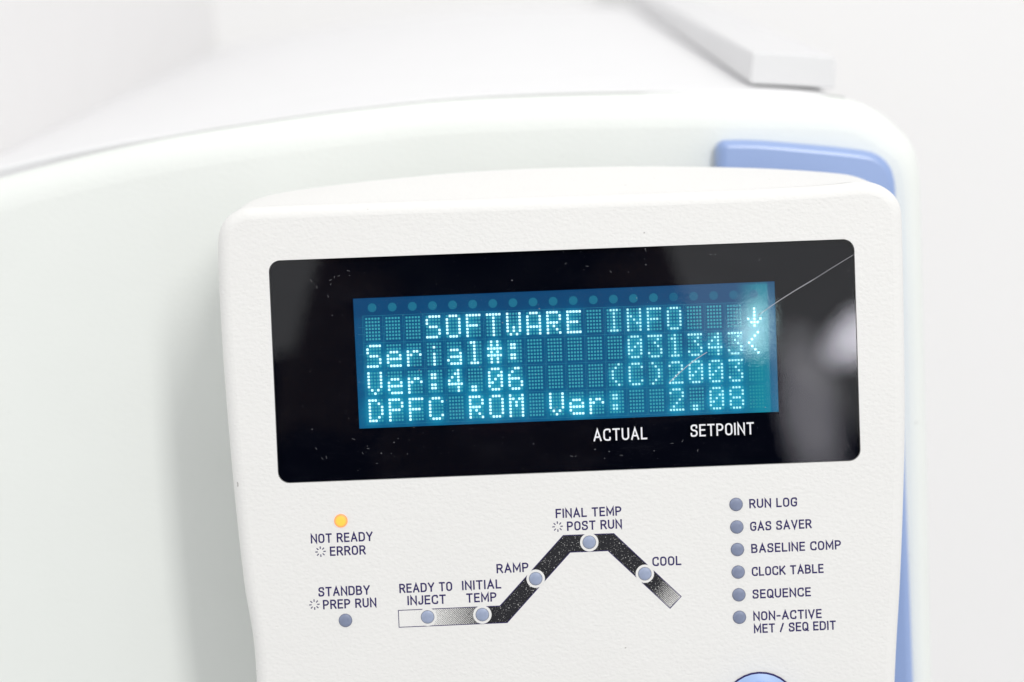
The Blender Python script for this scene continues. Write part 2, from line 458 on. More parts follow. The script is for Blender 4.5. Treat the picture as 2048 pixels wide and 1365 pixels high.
# match both loops by angle about the middle so the loft does not twist
cen = Vector((0.010, -0.02))
def by_angle(loop, m):
    n = len(loop); out = []
    ang = [math.atan2(p.y-cen.y, p.x-cen.x) for p in loop]
    for k in range(m):
        th = -math.pi + 2*math.pi*(k+0.5)/m; dirv = Vector((math.cos(th), math.sin(th))); best = None
        for i in range(n):
            a = loop[i]-cen; b = loop[(i+1) % n]-cen
            ca = a.x*dirv.y-a.y*dirv.x; cb = b.x*dirv.y-b.y*dirv.x
            if ca*cb <= 0 and (a+b).dot(dirv) > 0:
                t = ca/(ca-cb) if abs(ca-cb) > 1e-15 else 0; q = a.lerp(b, t)
                if best is None or q.length > best.length: best = q
        out.append(cen+best)
    return out
A1 = by_angle(r_in, 480); A2 = by_angle(full, 480)
rg = [(A1, -0.0052)]
for t in (0.1, 0.3, 0.5, 0.7, 0.85, 0.94, 0.985, 1.0):
    e = math.sin(t*math.pi/2)**0.92
    rg.append(([a.lerp(b, t if t > .0 else 0) for a, b in zip(A1, A2)], -0.0052 + (NR+0.0052)*t))
rg.append((inset(A2, 0.0008), NR-0.0008)); rg.append((inset(A2, 0.002), NR-0.0010))
shell('rear_housing', rg, M_KEY, kp, cap_front=False)
# thin sliver where the seam stands open and shows blue
bm = bmesh.new()
sl = [(1450, 387.0, 0.1), (1480, 386.0, 0.7), (1515, 384.8, 1.0), (1545, 383.8, 1.6), (1575, 382.8, 1.5), (1592, 382.2, 0.1)]
n_ = -0.0046
up = [bm.verts.new(P(x, y-w_, n_)) for x, y, w_ in sl]; dn = [bm.verts.new(P(x, y+w_, n_)) for x, y, w_ in sl]
for i in range(len(sl)-1): bm.faces.new((dn[i], dn[i+1], up[i+1], up[i]))
from_bm('seam_liner', bm, M_BLUE, kp)
# short bracket joining keypad and analyser
bm = bmesh.new(); bmesh.ops.create_cube(bm, size=1, matrix=Matrix.Translation((0.045, -0.045, -0.0395)) @ Matrix.Diagonal((0.04, 0.06, 0.0115, 1)))
from_bm('mounting_bracket', bm, M_BLUE, kp)

# ---- window
pane_l = inset(winl, 0.00012)
bm = bmesh.new(); extrude_poly(bm, pane_l, -0.00045, -0.00125)
pane = from_bm('window_pane', bm, M_PANE, kp)
# black mask behind the pane with the display aperture
NM, ND = -0.0015, -0.0021
ap = [Vector(P(x, y, NM).xy) for x, y in [(705.5, 598), (1550, 563), (1558.5, 824.5), (718.5, 858.5)]]
bm = bmesh.new()
outer = [bm.verts.new((p.x, p.y, NM)) for p in inset(winl, 0.00005)]; hole = [bm.verts.new((p.x, p.y, NM)) for p in ccw(ap)]
eds = [bm.edges.new((l[i], l[(i+1) % len(l)])) for l in (outer, hole) for i in range(len(l))]
bmesh.ops.triangle_fill(bm, use_beauty=True, edges=eds, normal=(0, 0, 1))
hb = [bm.verts.new((v.co.x, v.co.y, ND-0.0002)) for v in hole]
for i in range(4): bm.faces.new((hole[i], hole[(i+1) % 4], hb[(i+1) % 4], hb[i]))
mask = from_bm('window_mask', bm, M_MASK, kp)

# ---- display
def emis_mat(name, col, st, base=(0.01, 0.02, 0.03)):
    return plain(name, base, 0.5, 0.2, col, st)
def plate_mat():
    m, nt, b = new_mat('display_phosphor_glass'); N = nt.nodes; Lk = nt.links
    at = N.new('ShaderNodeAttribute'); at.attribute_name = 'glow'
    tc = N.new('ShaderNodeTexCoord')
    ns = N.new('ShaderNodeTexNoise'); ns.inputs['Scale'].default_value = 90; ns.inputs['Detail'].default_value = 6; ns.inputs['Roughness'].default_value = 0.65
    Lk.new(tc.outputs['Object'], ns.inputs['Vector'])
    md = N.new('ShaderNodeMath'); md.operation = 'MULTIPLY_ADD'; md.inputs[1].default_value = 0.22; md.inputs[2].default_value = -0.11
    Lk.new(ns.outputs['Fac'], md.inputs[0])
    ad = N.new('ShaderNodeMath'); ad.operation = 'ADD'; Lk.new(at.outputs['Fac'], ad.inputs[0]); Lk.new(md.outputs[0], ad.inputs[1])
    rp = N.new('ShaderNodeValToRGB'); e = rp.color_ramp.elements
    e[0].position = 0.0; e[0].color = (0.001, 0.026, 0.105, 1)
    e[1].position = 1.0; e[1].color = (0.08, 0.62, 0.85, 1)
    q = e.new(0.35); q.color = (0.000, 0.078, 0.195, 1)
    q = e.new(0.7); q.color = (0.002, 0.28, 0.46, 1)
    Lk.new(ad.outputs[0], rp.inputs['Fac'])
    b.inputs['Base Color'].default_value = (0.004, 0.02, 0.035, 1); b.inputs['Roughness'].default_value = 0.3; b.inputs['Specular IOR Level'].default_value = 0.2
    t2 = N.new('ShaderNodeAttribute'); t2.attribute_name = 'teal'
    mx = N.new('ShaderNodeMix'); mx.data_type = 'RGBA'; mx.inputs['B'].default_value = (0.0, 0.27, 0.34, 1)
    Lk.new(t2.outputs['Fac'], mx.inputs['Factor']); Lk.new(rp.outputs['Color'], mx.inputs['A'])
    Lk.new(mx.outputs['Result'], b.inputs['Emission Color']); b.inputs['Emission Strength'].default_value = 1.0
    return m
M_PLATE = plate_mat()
M_LIT = emis_mat('lit_phosphor', (0.58, 0.97, 1.0), 1.35)
M_LIT2 = emis_mat('lit_phosphor_dim', (0.45, 0.92, 0.95), 1.05)
M_DIM = emis_mat('unlit_phosphor', (0.040, 0.35, 0.43), 1.0)
M_DIMG = emis_mat('unlit_phosphor_green', (0.015, 0.27, 0.33), 0.95)
M_LINE = emis_mat('display_grid_wire', (0.015, 0.22, 0.34), 0.9)
M_DISC = emis_mat('display_contact_disc', (0.005, 0.14, 0.235), 1.0)
M_DISCD = emis_mat('display_contact_disc_dark', (0.0, 0.10, 0.20), 1.0)

G = {
'S': " ####|#    |#    | ### |    #|    #|#### ", 'O': " ### |#   #|#   #|#   #|#   #|#   #| ### ",
'F': "#####|#    |#    |#### |#    |#    |#    ", 'T': "#####|  #  |  #  |  #  |  #  |  #  |  #  ",
'W': "#   #|#   #|#   #|#   #|# # #|# # #| # # ", 'A': " ### |#   #|#   #|#   #|#####|#   #|#   #",
'R': "#### |#   #|#   #|#### |# #  |#  # |#   #", 'E': "#####|#    |#    |#### |#    |#    |#####",
'I': " ### |  #  |  #  |  #  |  #  |  #  | ### ", 'N': "#   #|#   #|##  #|# # #|#  ##|#   #|#   #",
'e': "     |     | ### |#   #|#####|#    | ####", 'r': "     |     |# ## |##  #|#    |#    |#    ",
'i': "     |  #  |     |  #  |  #  |  #  |  #  ", 'a': "     |     | ### |    #| ####|#   #| ####",
'l': " ##  |  #  |  #  |  #  |  #  |  #  | ### ", '#': " # # | # # |#####| # # |#####| # # | # # ",
':': "     | ##  | ##  |     | ##  | ##  |     ", '0': " ### |#   #|#  ##|# # #|##  #|#   #| ### ",
'3': "#####|   # |  #  |   # |    #|#   #| ### ", '1': "  #  | ##  |  #  |  #  |  #  |  #  | ### ",
'4': "   # |  ## | # # |#  # |#####|   # |   # ", '<': "   # |  #  | #   |#    | #   |  #  |   # ",
'V': "#   #|#   #|#   #|#   #|#   #| # # |  #  ", '.': "     |     |     |     |     | ##  | ##  ",
'6': "  ## | #   |#    |#### |#   #|#   #| ### ", '(': "   # |  #  | #   | #   | #   |  #  |   # ",
')': " #   |  #  |   # |   # |   # |  #  | #   ", 'C': " ### |#   #|#    |#    |#    |#   #| ### ",
'2': " ### |#   #|    #|   # |  #  | #   |#####", 'D': "###  |#  # |#   #|#   #|#   #|#  # |###  ",
'P': "#### |#   #|#   #|#### |#    |#    |#    ", 'M': "#   #|## ##|# # #|# # #|#   #|#   #|#   #",
'8': " ### |#   #|#   #| ### |#   #|#   #| ### ", 'v': "     |  #  |  #  |  #  |# # #| ### |  #  ", ' ': "     |"*6+"     "}
LINES = ["   SOFTWARE INFO   v", "Serial#:     031343<", "Ver:4.06    (C)2003 ", "DPFC ROM Ver:  2.08 "]
c00 = P(732.5, 638.5, ND+0.0001); c18 = P(1455.7, 612.5, ND+0.0001); c03 = P(739.1, 801.8, ND+0.0001)
EX = (c18-c00)/18; EY = (c03-c00)/3            # cell pitch across and down
dx = EX.normalized()*(6.13*U1*1.005); dy = EY.normalized()*(6.82*U1*1.005)
def dotpos(c, l, i, j): return c00 + EX*c + EY*l + dx*i + dy*j
# plate: halo of the lit dots and right-edge reflection painted into its emission
disp = empty('display_module', '', ''); del disp['label']; del disp['category']
disp.parent = kp
lit_pts = []
for l, s in enumerate(LINES):
    for c, ch in enumerate(s):
        for j, row in enumerate(G[ch].split('|')):
            for i, q in enumerate(row):
                if q == '#': lit_pts.append(dotpos(c, l, i, j).xy)
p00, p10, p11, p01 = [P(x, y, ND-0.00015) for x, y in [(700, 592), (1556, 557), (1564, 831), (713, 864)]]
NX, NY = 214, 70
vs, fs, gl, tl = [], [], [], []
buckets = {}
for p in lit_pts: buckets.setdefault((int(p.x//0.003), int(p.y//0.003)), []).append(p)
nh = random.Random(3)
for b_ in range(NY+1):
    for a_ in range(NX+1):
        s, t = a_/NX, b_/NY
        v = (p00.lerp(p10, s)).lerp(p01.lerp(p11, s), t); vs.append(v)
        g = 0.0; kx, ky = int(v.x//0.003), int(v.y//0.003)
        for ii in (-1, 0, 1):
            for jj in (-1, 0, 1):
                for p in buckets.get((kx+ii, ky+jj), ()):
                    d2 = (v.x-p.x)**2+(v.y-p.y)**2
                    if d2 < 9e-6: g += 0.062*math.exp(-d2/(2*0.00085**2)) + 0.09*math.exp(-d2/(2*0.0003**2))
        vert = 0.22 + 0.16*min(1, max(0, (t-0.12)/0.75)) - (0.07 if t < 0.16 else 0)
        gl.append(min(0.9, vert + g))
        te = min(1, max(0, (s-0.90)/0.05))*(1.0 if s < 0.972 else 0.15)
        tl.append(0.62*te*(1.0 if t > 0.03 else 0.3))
for b_ in range(NY):
    for a_ in range(NX):
        k = b_*(NX+1)+a_; fs.append((k, k+NX+1, k+NX+2, k+1))
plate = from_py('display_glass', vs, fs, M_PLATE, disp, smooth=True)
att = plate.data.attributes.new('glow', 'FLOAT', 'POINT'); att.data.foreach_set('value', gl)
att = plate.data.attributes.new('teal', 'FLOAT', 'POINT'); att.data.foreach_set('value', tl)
# character cells
HS = 2.28*U1
def cell_mesh(ch, green, weak):
    me_bm = bmesh.new()
    for j, row in enumerate(G[ch].split('|')):
        for i, q in enumerate(row):
            c = dx*i + dy*j; lit = q == '#'
            h = HS*((0.94 if weak else 1.04) if lit else 0.88); r = h*0.55
            cc = [Vector((c.x+sx*h, c.y+sy*h)) for sx, sy in ((-1, -1), (1, -1), (1, 1), (-1, 1))]
            pl = fillet(cc, r, True, 2)
            f = me_bm.faces.new([me_bm.verts.new((p.x, p.y, 0.00002 if lit else 0)) for p in ccw(dedupe(pl))])
            f.material_index = 0 if lit else 1
    me = bpy.data.meshes.new('character_cell'); me_bm.to_mesh(me); me_bm.free()
    me.materials.append(M_LIT2 if weak else M_LIT); me.materials.append(M_DIMG if green else M_DIM)
    return me
cache = {}
for l, s in enumerate(LINES):
    for c, ch in enumerate(s):
        key = (ch, c == 19, 12 <= c < 19)
        if key not in cache: cache[key] = cell_mesh(*key)
        o = bpy.data.objects.new('character_cell', cache[key]); COL.objects.link(o); o.parent = disp
        o.location = c00 + EX*c + EY*l
# contact discs
bm = bmesh.new()
def disc(bm, c, r, n, seg=20, mi=0):
    f = bm.faces.new([bm.verts.new((c.x+r*math.cos(2*math.pi*k/seg), c.y+r*math.sin(2*math.pi*k/seg), n)) for k in range(seg)]); f.material_index = mi
proto = None
for c in range(20):
    pc = c00 + EX*c + Vector((0.00125, 0.0022, 0)) + Vector((0, 0.0, 0))
    if proto is None:
        b2 = bmesh.new(); disc(b2, Vector((0, 0)), 0.00088, 0); me = bpy.data.meshes.new('contact_disc'); b2.to_mesh(me); b2.free(); me.materials.append(M_DISC); proto = me
        me2 = me.copy(); me2.materials[0] = M_DISCD
    o = bpy.data.objects.new('contact_disc', proto if c < 15 else me2); COL.objects.link(o); o.parent = disp; o.location = (pc.x, pc.y, ND-0.00002)
# grid wires
bm = bmesh.new()
nw = ND+0.00001
def wire(a, b, w=0.00009): ribbon(bm, [Vector(a.xy), Vector(b.xy)], w, nw)
off = Vector((-0.00078, 0.00062, 0))
for c in range(21):
    top = c00+EX*c+off; bot = top+EY*4.02
    wire(top, bot, 0.00006); top2 = top+Vector((0.00028, 0, 0)); bot2 = bot+Vector((0.00028, 0, 0)); wire(top2, bot2, 0.00005)
nw += 0.000006
for l in range(5):
    a = c00+EY*l+off; wire(a, a+EX*20, 0.00007)
    if l < 4:
        for q in (0.42, 0.68):
            a2 = a+EY*q - EX*0.25; wire(a2, a2+EX*8.3, 0.00004)
a = c00+EY*4.28+off-EX*0.3; wire(a, a+EX*20.4, 0.00007)
rr = Vector(P(1533, 709, ND).xy)
ribbon(bm, [rr+Vector((0.00055*math.cos(t), 0.00055*math.sin(t))) for t in [math.pi*0.5+math.pi*k/10 for k in range(11)]], 0.0001, nw+0.000004)
g_ = from_bm('grid_wires', bm, M_LINE, disp)

# ------------------------------------------------------------------ condensed stroke lettering
q25 = 0.25
FONT = {
'A': (.56, [([(0, 0), (.28, 1), (.56, 0)], 0), ([(.09, .31), (.47, .31)], 0)]),
'B': (.50, [([(0, 0), (0, 1), (.46, 1), (.46, .53), (0, .53)], [0, 0, .2, .2, 0]), ([(0, .53), (.50, .53), (.50, 0), (0, 0)], [0, .22, .22, 0])]),
'C': (.50, [([(.50, .79), (.50, 1), (0, 1), (0, 0), (.50, 0), (.50, .21)], .25)]),
'D': (.52, [([(0, 0), (0, 1), (.52, 1), (.52, 0)], [0, 0, .3, .3], True)]),
'E': (.42, [([(.42, 1), (0, 1), (0, 0), (.42, 0)], 0), ([(0, .53), (.38, .53)], 0)]),
'F': (.42, [([(.42, 1), (0, 1), (0, 0)], 0), ([(0, .51), (.38, .51)], 0)]),
'G': (.50, [([(.50, .78), (.50, 1), (0, 1), (0, 0), (.50, 0), (.50, .46), (.26, .46)], [0, .25, .25, .25, .25, 0, 0])]),
'I': (.0, [([(0, 0), (0, 1)], 0)]),
'J': (.36, [([(.36, 1), (.36, 0), (0, 0), (0, .24)], .18)]),
'K': (.52, [([(0, 0), (0, 1)], 0), ([(.50, 1), (0.03, .38)], 0), ([(.17, .57), (.52, 0)], 0)]),
'L': (.40, [([(0, 1), (0, 0), (.40, 0)], 0)]),
'M': (.64, [([(0, 0), (0, 1), (.32, .22), (.64, 1), (.64, 0)], 0)]),
'N': (.52, [([(0, 0), (0, 1), (.52, 0), (.52, 1)], 0)]),
'O': (.50, [([(0, .5), (0, 1), (.5, 1), (.5, 0), (0, 0)], .25, True)]),
'P': (.48, [([(0, 0), (0, 1), (.48, 1), (.48, .45), (0, .45)], [0, 0, .25, .25, 0])]),
'Q': (.50, [([(0, .5), (0, 1), (.5, 1), (.5, 0), (0, 0)], .25, True), ([(.29, .20), (.53, -.04)], 0)]),
'R': (.49, [([(0, 0), (0, 1), (.48, 1), (.48, .48), (0, .48)], [0, 0, .24, .24, 0]), ([(.26, .48), (.50, 0)], 0)]),
'S': (.48, [([(.46, .78), (.46, 1), (0.01, 1), (0.01, .56), (.48, .47), (.48, 0), (0, 0), (0, .22)], .22)]),
'T': (.50, [([(0, 1), (.50, 1)], 0), ([(.25, 1), (.25, 0)], 0)]),
'U': (.50, [([(0, 1), (0, 0), (.50, 0), (.50, 1)], .25)]),
'V': (.54, [([(0, 1), (.27, 0), (.54, 1)], 0)]),
'Y': (.54, [([(0, 1), (.27, .44), (.54, 1)], 0), ([(.27, .46), (.27, 0)], 0)]),
'-': (.26, [([(0, .42), (.26, .42)], 0)]),
'/': (.30, [([(0, 0), (.30, 1)], 0)]),
' ': (.10, [])}
def text_part(s, x0, y0, x1, y1, cap, sw, mat, n, parent, name='printed_lettering'):
    a = P(x0, y0, n); b = P(x1, y1, n); ex = (b-a).normalized(); ey = Vector((-ex.y, ex.x, 0))
    W = (b-a).length; H = cap*U1; t = sw*U1
    gap = .29; tot = 0
    for i, ch in enumerate(s): tot += FONT[ch][0] + (gap if i < len(s)-1 else 0)
    Hc = H - t                                    # centre-line height
    sx = (W - t)/tot
    bm = bmesh.new(); x = 0; lvl = 0
    for i, ch in enumerate(s):
        wd, strokes = FONT[ch]
        for k, st in enumerate(strokes):
            pts = [Vector((t/2+(x+px)*sx, t/2+py*Hc)) for px, py in st[0]]
            r = st[1]; r = [q*sx for q in r] if isinstance(r, list) else r*sx
            cl = len(st) > 2
            pts = dedupe(fillet(pts, r, cl, 5)) if (r if not isinstance(r, list) else True) else pts
            # square ends reach the full cap height
            if not cl:
                for e0, e1 in ((0, 1), (-1, -2)):
                    dv = (pts[e0]-pts[e1]).normalized(); pts[e0] = pts[e0] + dv*(t/2*(1 if abs(dv.y) > .3 or ch in 'TEFL-' else 0.2))
            loc = [Vector((a.x+ex.x*p.x+ey.x*p.y, a.y+ex.y*p.x+ey.y*p.y)) for p in pts]
            ribbon(bm, loc, t, n+0.000004*k, cl)
        x += wd+gap
    o = from_bm(name, bm, mat, parent); o['label'] = 'printed words ' + s
    return o
NT = 0.00002
TXT = [("NOT READY", 621.8, 1087.5, 745.8, 1082.4, 19), ("ERROR", 660.2, 1112.5, 731.6, 1109.5, 19),
       ("STANDBY", 637.1, 1193.8, 740.2, 1189.5, 19), ("PREP RUN", 646.4, 1219.3, 753.2, 1214.5, 19),
       ("READY TO", 799, 1186.8, 904.8, 1182.2, 18.8), ("INJECT", 815.2, 1211, 892, 1207.8, 18.8),
       ("INITIAL", 924.4, 1180.9, 1002.6, 1177.4, 18.8), ("TEMP", 933, 1206, 993.4, 1203.3, 18.8),
       ("RAMP", 993.4, 1147.2, 1057.4, 1144, 18.8), ("FINAL TEMP", 1111.6, 1036.9, 1243.2, 1031.4, 18.8),
       ("POST RUN", 1134.3, 1062.2, 1244.2, 1057.4, 18.8), ("COOL", 1305, 1133, 1362.8, 1130.6, 18.8),
       ("RUN LOG", 1498.8, 1017.2, 1594.4, 1013.4, 18.8), ("GAS SAVER", 1500.6, 1062.8, 1623.4, 1057, 18.8),
       ("BASELINE COMP", 1502.7, 1106.8, 1682.3, 1098.9, 18.6), ("CLOCK TABLE", 1503.9, 1152.9, 1647.4, 1146.3, 18.6),
       ("SEQUENCE", 1505.3, 1198, 1621.9, 1193, 18.6), ("NON-ACTIVE", 1506.8, 1242, 1643.6, 1236.5, 18.6),
       ("MET / SEQ EDIT", 1508, 1267.2, 1672, 1259.6, 18.6)]
for s, x0, y0, x1, y1, cap in TXT: text_part(s, x0, y0, x1, y1, cap, 3.05, M_NAVY, NT, kp)
text_part("ACTUAL", 1187.2, 883.2, 1294.6, 878.9, 24.6, 3.2, M_WINK, -0.00044, kp)
text_part("SETPOINT", 1381.5, 874.2, 1508.2, 869, 24.6, 3.2, M_WINK, -0.00044, kp)
for bx, by in ((641.1, 1103.8), (628.8, 1209.6), (1115.2, 1053.6)):
    c = P(bx, by); bm = bmesh.new()
    for k in range(8):
        th = k*math.pi/4 + 0.04; d = Vector((math.cos(th), math.sin(th)))
        ribbon(bm, [c.xy+d*5.6*U1, c.xy+d*10.6*U1], 2.0*U1, NT)
    o = from_bm('burst_mark', bm, M_NAVY, kp); o['label'] = 'printed ring of eight short rays'

# ------------------------------------------------------------------ temperature profile band
def band_mat():
    m, nt, b = new_mat('profile_band_ink'); N = nt.nodes; Lk = nt.links
    at = N.new('ShaderNodeAttribute'); at.attribute_name = 'ink'
    tc = N.new('ShaderNodeTexCoord'); mp = N.new('ShaderNodeMapping'); mp.inputs['Rotation'].default_value = (0, 0, 0.72)
    Lk.new(tc.outputs['Object'], mp.inputs[0])
    wv = N.new('ShaderNodeTexWave'); wv.inputs['Scale'].default_value = 1150; wv.inputs['Distortion'].default_value = 0.25
    Lk.new(mp.outputs[0], wv.inputs['Vector'])
    ns = N.new('ShaderNodeTexNoise'); ns.inputs['Scale'].default_value = 5200; ns.inputs['Detail'].default_value = 1
    Lk.new(tc.outputs['Object'], ns.inputs['Vector'])
    mxv = N.new('ShaderNodeMix'); mxv.inputs['Factor'].default_value = 0.5
    Lk.new(wv.outputs['Fac'], mxv.inputs['A']); Lk.new(ns.outputs['Fac'], mxv.inputs['B'])
    # threshold by ink amount
    sb = N.new('ShaderNodeMath'); sb.operation = 'SUBTRACT'; Lk.new(at.outputs['Fac'], sb.inputs[0]); Lk.new(mxv.outputs['Result'], sb.inputs[1])
    ml = N.new('ShaderNodeMath'); ml.operation = 'MULTIPLY_ADD'; ml.inputs[1].default_value = 6; ml.inputs[2].default_value = 0.5; ml.use_clamp = True
    Lk.new(sb.outputs[0], ml.inputs[0])
    # pinholes where the rough surface misses ink
    n2 = N.new('ShaderNodeTexNoise'); n2.inputs['Scale'].default_value = 3600; n2.inputs['Detail'].default_value = 2; n2.inputs['Roughness'].default_value = 0.6
    Lk.new(tc.outputs['Object'], n2.inputs['Vector'])
    n4 = N.new('ShaderNodeTexNoise'); n4.inputs['Scale'].default_value = 350; Lk.new(tc.outputs['Object'], n4.inputs['Vector'])
    a4 = N.new('ShaderNodeMath'); a4.operation = 'MULTIPLY_ADD'; a4.inputs[1].default_value = 0.16; Lk.new(n4.outputs['Fac'], a4.inputs[0]); Lk.new(n2.outputs['Fac'], a4.inputs[2])
    rp = N.new('ShaderNodeValToRGB'); rp.color_ramp.elements[0].position = 0.71; rp.color_ramp.elements[1].position = 0.79
    Lk.new(a4.outputs[0], rp.inputs['Fac'])
    inv = N.new('ShaderNodeMath'); inv.operation = 'SUBTRACT'; inv.inputs[0].default_value = 1.0; Lk.new(rp.outputs['Color'], inv.inputs[1])
    fm = N.new('ShaderNodeMath'); fm.operation = 'MULTIPLY'; Lk.new(ml.outputs[0], fm.inputs[0]); Lk.new(inv.outputs[0], fm.inputs[1])
    mx = N.new('ShaderNodeMix'); mx.data_type = 'RGBA'; mx.inputs['A'].default_value = (0.80, 0.795, 0.78, 1); mx.inputs['B'].default_value = (0.012, 0.012, 0.016, 1)
    Lk.new(fm.outputs[0], mx.inputs['Factor']); Lk.new(mx.outputs['Result'], b.inputs['Base Color'])
    b.inputs['Roughness'].default_value = 0.5; b.inputs['Specular IOR Level'].default_value = 0.3
    bp = N.new('ShaderNodeBump'); bp.inputs['Strength'].default_value = 0.5; bp.inputs['Distance'].default_value = 0.0001
    Lk.new(n2.outputs['Fac'], bp.inputs['Height']); Lk.new(bp.outputs[0], b.inputs['Normal'])
    return m
M_BAND = band_mat()
upper = [(796.7, 1221.3), (838, 1219.5), (872, 1218), (945, 1214.7), (1000, 1212.3), (1126.4, 1071.4), (1227.5, 1067.5), (1305, 1140), (1330, 1163.5), (1362.2, 1193.4)]
lower = [(798.2, 1255), (840, 1253.2), (873, 1251.8), (946, 1248.7), (1014.5, 1245.7), (1140.2, 1105), (1216, 1101.8), (1285, 1166), (1312, 1191), (1340.2, 1217.1)]
ink = [0.10, 0.16, 0.32, 0.66, 1.1, 1.1, 1.1, 1.1, 0.72, 0.40]
vs = []; fs = []; iv = []
for (ux, uy), (lx, ly), k in zip(upper, lower, ink):
    vs += [P(ux, uy, 0.000012), P(lx, ly, 0.000012)]; iv += [k, k]
for i in range(len(upper)-1): fs.append((2*i+1, 2*i+3, 2*i+2, 2*i))
band = from_py('profile_band', vs, fs, M_BAND, kp)
att = band.data.attributes.new('ink', 'FLOAT', 'POINT'); att.data.foreach_set('value', iv)
band['label'] = 'printed temperature profile that rises, levels off and falls'
loop = [Vector(P(x, y).xy) for x, y in upper + list(reversed(lower))]
bm = bmesh.new(); ribbon(bm, loop, 1.5*U1, 0.000020, closed=True)
from_bm('profile_outline', bm, M_NAVY, kp)

# ------------------------------------------------------------------ indicator lights
def led_mat(name, col, em=None, es=0):
    m, nt, b = new_mat(name); b.inputs['Base Color'].default_value = (*col, 1); b.inputs['Roughness'].default_value = 0.42
    b.inputs['Specular IOR Level'].default_value = 0.5
    b.inputs['Subsurface Weight'].default_value = 0.3; b.inputs['Subsurface Radius'].default_value = (0.0006, 0.0006, 0.0008); b.inputs['Subsurface Scale'].default_value = 1.0
    if em: b.inputs['Emission Color'].default_value = (*em, 1); b.inputs['Emission Strength'].default_value = es
    N = nt.nodes; tc = N.new('ShaderNodeTexCoord'); ns = N.new('ShaderNodeTexNoise'); ns.inputs['Scale'].default_value = 900
    nt.links.new(tc.outputs['Object'], ns.inputs['Vector']); mx = N.new('ShaderNodeMix'); mx.data_type = 'RGBA'
    mx.inputs['A'].default_value = (*[c*0.82 for c in col], 1); mx.inputs['B'].default_value = (*[c*1.15 for c in col], 1)
    nt.links.new(ns.outputs['Fac'], mx.inputs['Factor']); nt.links.new(mx.outputs['Result'], b.inputs['Base Color'])
    return m
M_LED = led_mat('grey_blue_lens', (0.225, 0.26, 0.375))
M_LED2 = led_mat('pale_blue_lens', (0.33, 0.385, 0.53))
M_AMB = led_mat('amber_lens', (0.9, 0.42, 0.12), (1.0, 0.50, 0.03), 0.62)
nt = M_AMB.node_tree; bb = nt.nodes['Principled BSDF']; tc = nt.nodes.new('ShaderNodeTexCoord'); ln = nt.nodes.new('ShaderNodeVectorMath'); ln.operation = 'LENGTH'
mpp = nt.nodes.new('ShaderNodeMapping'); mpp.inputs['Scale'].default_value = (1, 1, 0); nt.links.new(tc.outputs['Object'], mpp.inputs[0]); nt.links.new(mpp.outputs[0], ln.inputs[0])
rp = nt.nodes.new('ShaderNodeValToRGB'); mlt = nt.nodes.new('ShaderNodeMath'); mlt.operation = 'MULTIPLY'; mlt.inputs[1].default_value = 1/0.00136
nt.links.new(ln.outputs['Value'], mlt.inputs[0]); nt.links.new(mlt.outputs[0], rp.inputs['Fac'])
rp.color_ramp.elements[0].position = 0.60; rp.color_ramp.elements[0].color = (1.0, 0.68, 0.05, 1); rp.color_ramp.elements[1].position = 0.95; rp.color_ramp.elements[1].color = (1.0, 0.33, 0.12, 1)
nt.links.new(rp.outputs['Color'], bb.inputs['Emission Color']); bb.inputs['Emission Strength'].default_value = 0.75
for l_ in list(bb.inputs['Base Color'].links): nt.links.remove(l_)
bb.inputs['Base Color'].default_value = (0.30, 0.13, 0.05, 1)
M_AMB2 = plain('amber_core', (0.9, 0.5, 0.05), 0.4, 0.5, (1.0, 0.72, 0.05), 0.9)
M_RIM = plain('lens_rim', (0.10, 0.11, 0.17), 0.5)
def lens_mesh(r, h, mats):
    bm = bmesh.new(); seg = 28; prev = None
    prof = [(r*1.0, -0.0004), (r*1.0, 0.00006), (r*0.97, 0.00013)]
    for k in range(1, 6):
        a = math.pi/2*k/6; prof.append((r*0.97*math.cos(a), 0.00013+h*math.sin(a)))
    for rr_, z in prof:
        ring = [bm.verts.new((rr_*math.cos(2*math.pi*i/seg), rr_*math.sin(2*math.pi*i/seg), z)) for i in range(seg)]
        if prev:
            for i in range(seg):
                f = bm.faces.new((prev[i], prev[(i+1) % seg], ring[(i+1) % seg], ring[i])); f.smooth = True
        prev = ring
    tip = bm.verts.new((0, 0, 0.00013+h))
    for i in range(seg): bm.faces.new((prev[i], prev[(i+1) % seg], tip)).smooth = True
    me = bpy.data.meshes.new('lens'); bm.to_mesh(me); bm.free()
    for m_ in mats: me.materials.append(m_)
    return me
def ring_mesh(r0_, r1_, n, mat):
    bm = bmesh.new(); ribbon(bm, [Vector((math.cos(2*math.pi*i/32), math.sin(2*math.pi*i/32)))*(r0_+r1_)/2 for i in range(32)], r1_-r0_, n, closed=True)
    me = bpy.data.meshes.new('ring'); bm.to_mesh(me); bm.free(); me.materials.append(mat); return me
ml1 = lens_mesh(12.9*U1, 0.00024, [M_LED]); ml2 = lens_mesh(12.9*U1, 0.00024, [M_LED2]); ml3 = lens_mesh(13.6*U1, 0.0003, [M_AMB])
rim = ring_mesh(12.6*U1, 13.6*U1, 0.00004, M_RIM)
M_HALO = plastic('printed_ring_clearance', (0.80, 0.795, 0.78), 1050, 0.4, 0.00016, 0.5)
white_ring = ring_mesh(12.0*U1, 18.6*U1, 0.000028, M_HALO)
